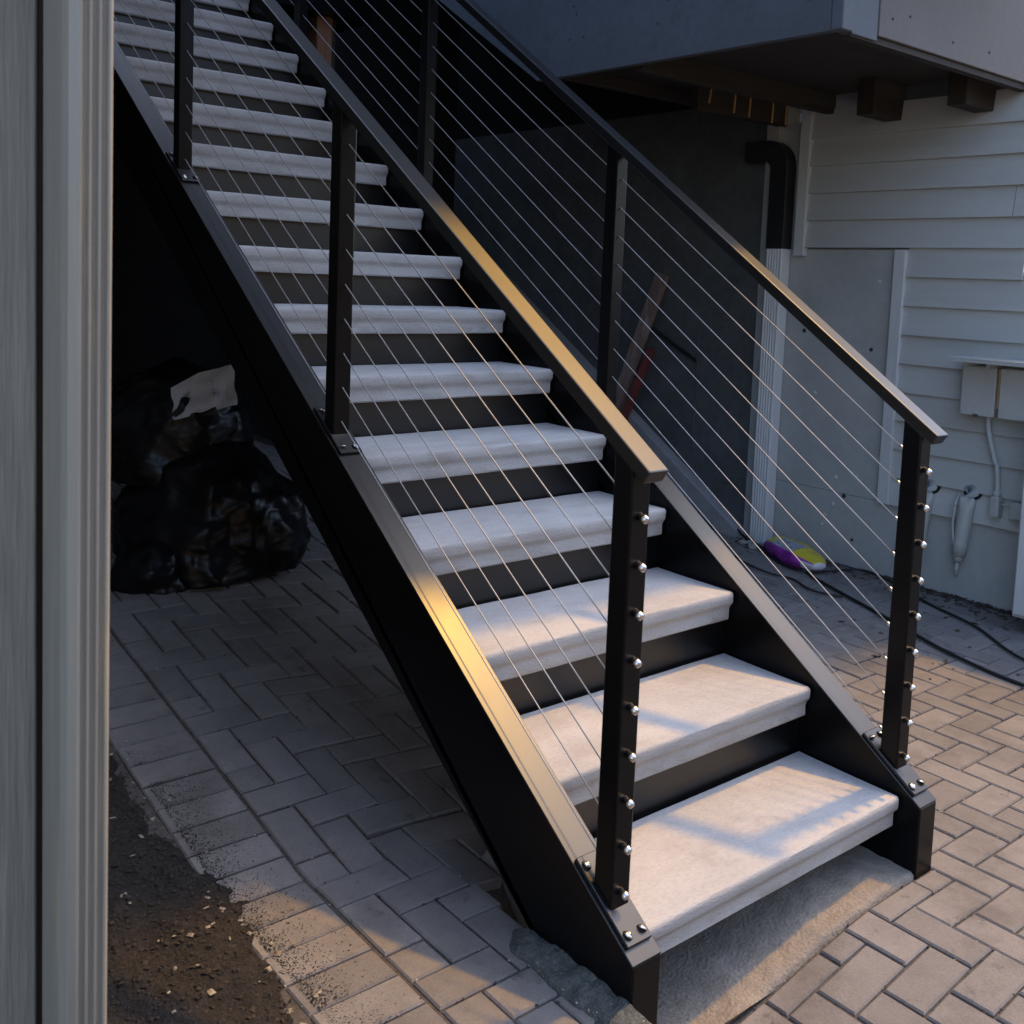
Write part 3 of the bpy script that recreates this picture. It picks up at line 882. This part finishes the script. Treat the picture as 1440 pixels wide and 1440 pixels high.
for _ in range(420):
    y = rnd.uniform(0.1, 2.35); x = 3.43 - abs(rnd.gauss(0, 0.10)) - (0.05 if 1.6 < y < 2 else 0)
    pts.append((x, y, gz(x, y) + 0.001))
for _ in range(60):
    y = rnd.uniform(0.4, 2.2); x = rnd.uniform(2.3, 3.3)
    pts.append((x, y, gz(x, y) + 0.001))
tag(scatter("leaf_litter", pts, LEAF, 0.005, 0.018, label="dry leaf litter gathered at the foot of the house wall", seed=32, flat=0.3), cat="leaf litter")
tag(scatter("wall_dirt", [(3.44 - abs(rnd.gauss(0, .05)), rnd.uniform(-.2, 2.3), 0.012) for _ in range(700)], DCRUMB, 0.004, 0.014, label="dark dirt line along the foot of the house wall", seed=33), cat="dirt")
stones = [(3.30, 2.20), (3.27, 2.235), (3.345, 2.155), (3.25, 2.15)]
for i, (x, y) in enumerate(stones):
    bm = bmesh.new(); bmesh.ops.create_icosphere(bm, subdivisions=2, radius=0.028 - 0.004 * (i % 3))
    for q in bm.verts: q.co = q.co * (1 + 0.35 * noise.noise(q.co * 40 + Vector((i * 3, 0, 0)))); q.co.z *= 0.6
    v, f = bm_out(bm)
    o = place("rubble_stone", [(a + x, b + y, c + gz(x, y) + 0.012) for a, b, c in v], f, CRUMB)
    tag(o, "pale rubble stone lying at the foot of the downspout", "stone", "rubble by the downspout")

# ------------------------------------------------------------------ left: neighbouring wall with downspout
nb = thing("board_wall", (-1.3, 1.0, 0), "weathered grey board wall beside the soil bed", "wall")
box("wall_body", -2.6, -0.966, -0.02, 5.3, -0.1, 3.85, GREYWOOD, nb)  # unseen body, height shaped to block sky from the left
xb = [-0.990 - 0.14 * k for k in range(6)]
for k in range(5):
    v, f = box_vf(xb[k + 1] + 0.003, xb[k], -0.055, -0.022, -0.05, 3.85, 0.003)
    place("board", v, f, GREYWOOD, nb)
v, f = box_vf(-0.988, -0.965, -0.045, -0.022, -0.05, 3.85, 0.002)
place("gap_shade_strip", v, f, DARKM, nb)  # dark strip paints in the shade of the gap by the downspout
box("shade_eave", -2.6, 0.03, 0.35, 5.3, 3.86, 3.98, GREYWOOD, nb)  # overhang added out of view to cut skylight on the left paving
gd = thing("grey_downspout", (-0.96, -0.12, 0), "grey ribbed downspout fixed to the weathered board wall", "downspout")
pr = [(-0.982, -0.050), (-0.9855, -0.060), (-0.9855, -0.128), (-0.982, -0.140), (-0.973, -0.1455)]
for k in range(3):
    c = -0.966 + 0.0098 * k
    pr += [(c - .0038, -0.1455), (c - .0022, -0.1415), (c + .0022, -0.1415), (c + .0038, -0.1455)]
pr += [(-0.9405, -0.1455), (-0.937, -0.142), (-0.9355, -0.132), (-0.9355, -0.060), (-0.938, -0.050)]
v, f = prism_vf(pr, 'z', -0.02, 3.82)
o = place("pipe", v, f, GREYGUT, gd)
for z in (0.35, 2.3):
    box("strap", -0.990, -0.931, -0.150, -0.045, z, z + 0.03, GREYGUT, gd)

# ------------------------------------------------------------------ rubbish under the stairs
def sack_vf(c, rx, ry, h, seed, neck=True, nu=80, nv=110):
    V, F = [], []
    cx, cy, cz = c
    for i in range(nu + 1):
        t = i / nu                        # 0 bottom .. 1 top
        if t < 0.12: rr = 0.55 + 0.45 * math.sin(math.pi / 2 * t / 0.12); zz = 0.02 * t / 0.12
        else:
            q = (t - 0.12) / 0.88
            rr = (1 - q ** 2.4) ** 0.5 if q < 0.86 else None
            zz = 0.02 + 0.98 * q
            if rr is None:
                e = (1 - 0.86 ** 2.4) ** 0.5
                rr = e * (1 - (q - 0.86) / 0.14) * 0.7 + 0.10 if neck else (1 - q ** 2.4) ** 0.5
        for j in range(nv):
            a = 2 * math.pi * j / nv
            ca, sa = math.cos(a), math.sin(a)
            P = Vector((ca * rr * 1.6, sa * rr * 1.6, zz * 2.2)) + Vector((seed, seed * 2, 0))
            lump = 0.20 * noise.noise(P * 0.9) + 0.05 * noise.noise(P * 2.1)
            w1 = 1 - abs(noise.noise(Vector((P.x * 2.6, P.y * 2.6, P.z * 1.1)) + Vector((0.6 * noise.noise(P * 3), 0, 5))))
            w2 = 1 - abs(noise.noise(P * 6.5 + Vector((3, 1, 0))))
            wr = 0.05 * w1 ** 6 + 0.018 * w2 ** 5
            k = 1 + lump + wr
            V.append((cx + ca * rr * rx * k, cy + sa * rr * ry * k, cz + h * (zz + 0.05 * noise.noise(P * 2) * min(1, 4 * zz))))
    for i in range(nu):
        for j in range(nv):
            F.append((i * nv + j, i * nv + (j + 1) % nv, (i + 1) * nv + (j + 1) % nv, (i + 1) * nv + j))
    F.append(tuple(range(nv))[::-1]); F.append(tuple(range(nu * nv, nu * nv + nv)))
    return V, F
z = gz(0.3, 2.5)
v, f = sack_vf((0.34, 2.55, z - 0.02), 0.34, 0.36, 0.50, 1.3, neck=False)
tag(place("rubbish_bag", v, f, BAG, smooth=True), "large black rubbish bag slumped on the paving under the stairs", "rubbish bag")
v, f = sack_vf((0.27, 2.72, z + 0.30), 0.31, 0.28, 0.46, 8.1)
tag(place("rubbish_bag", v, f, BAG, smooth=True), "black rubbish bag piled on top under the stairs, behind the white paper", "rubbish bag")
v, f = sack_vf((0.03, 2.36, z - 0.03), 0.15, 0.15, 0.17, 4.4, neck=False, nu=40, nv=60)
tag(place("rubbish_bag", v, f, BAG, smooth=True), "small black rubbish bag at the foot of the pile under the stairs", "rubbish bag")
V, F = [], []
P0, U, W_ = Vector((0.15, 2.47, z + 0.555)), Vector((0.235, -0.03, 0.05)), Vector((0.005, 0.05, 0.115))
for j in range(13):
    for i in range(19):
        p = P0 + U * (i / 18) + W_ * (j / 12)
        p += Vector((0, -1, .4)) * 0.03 * noise.noise((i * .22, j * .25, 2)) + Vector((0, 0, 1)) * 0.035 * (1 if i > 8 else i / 8) * (j / 12)
        V.append(tuple(p))
for j in range(12):
    for i in range(18):
        a = j * 19 + i
        F.append((a, a + 1, a + 20, a + 19))
tag(place("waste_paper", V, F, PAPER, smooth=True), "crumpled sheet of white paper sticking out of the black rubbish bags", "paper")

# ------------------------------------------------------------------ unseen house added across the yard to warm the reflections
ac = thing("reflector_house", (2.0, -8.0, 0), "unseen ochre house added across the yard for warm reflections", "house")
box("wall", -6.0, 10.0, -8.2, -8.0, -0.2, 4.6, OCHREWALL, ac)
prism("roof", [(-8.9, 4.55), (-7.7, 4.55), (-7.7, 4.7), (-11.0, 6.6), (-11.0, 6.4)], "x", -6.3, 10.3, ROOF, ac)
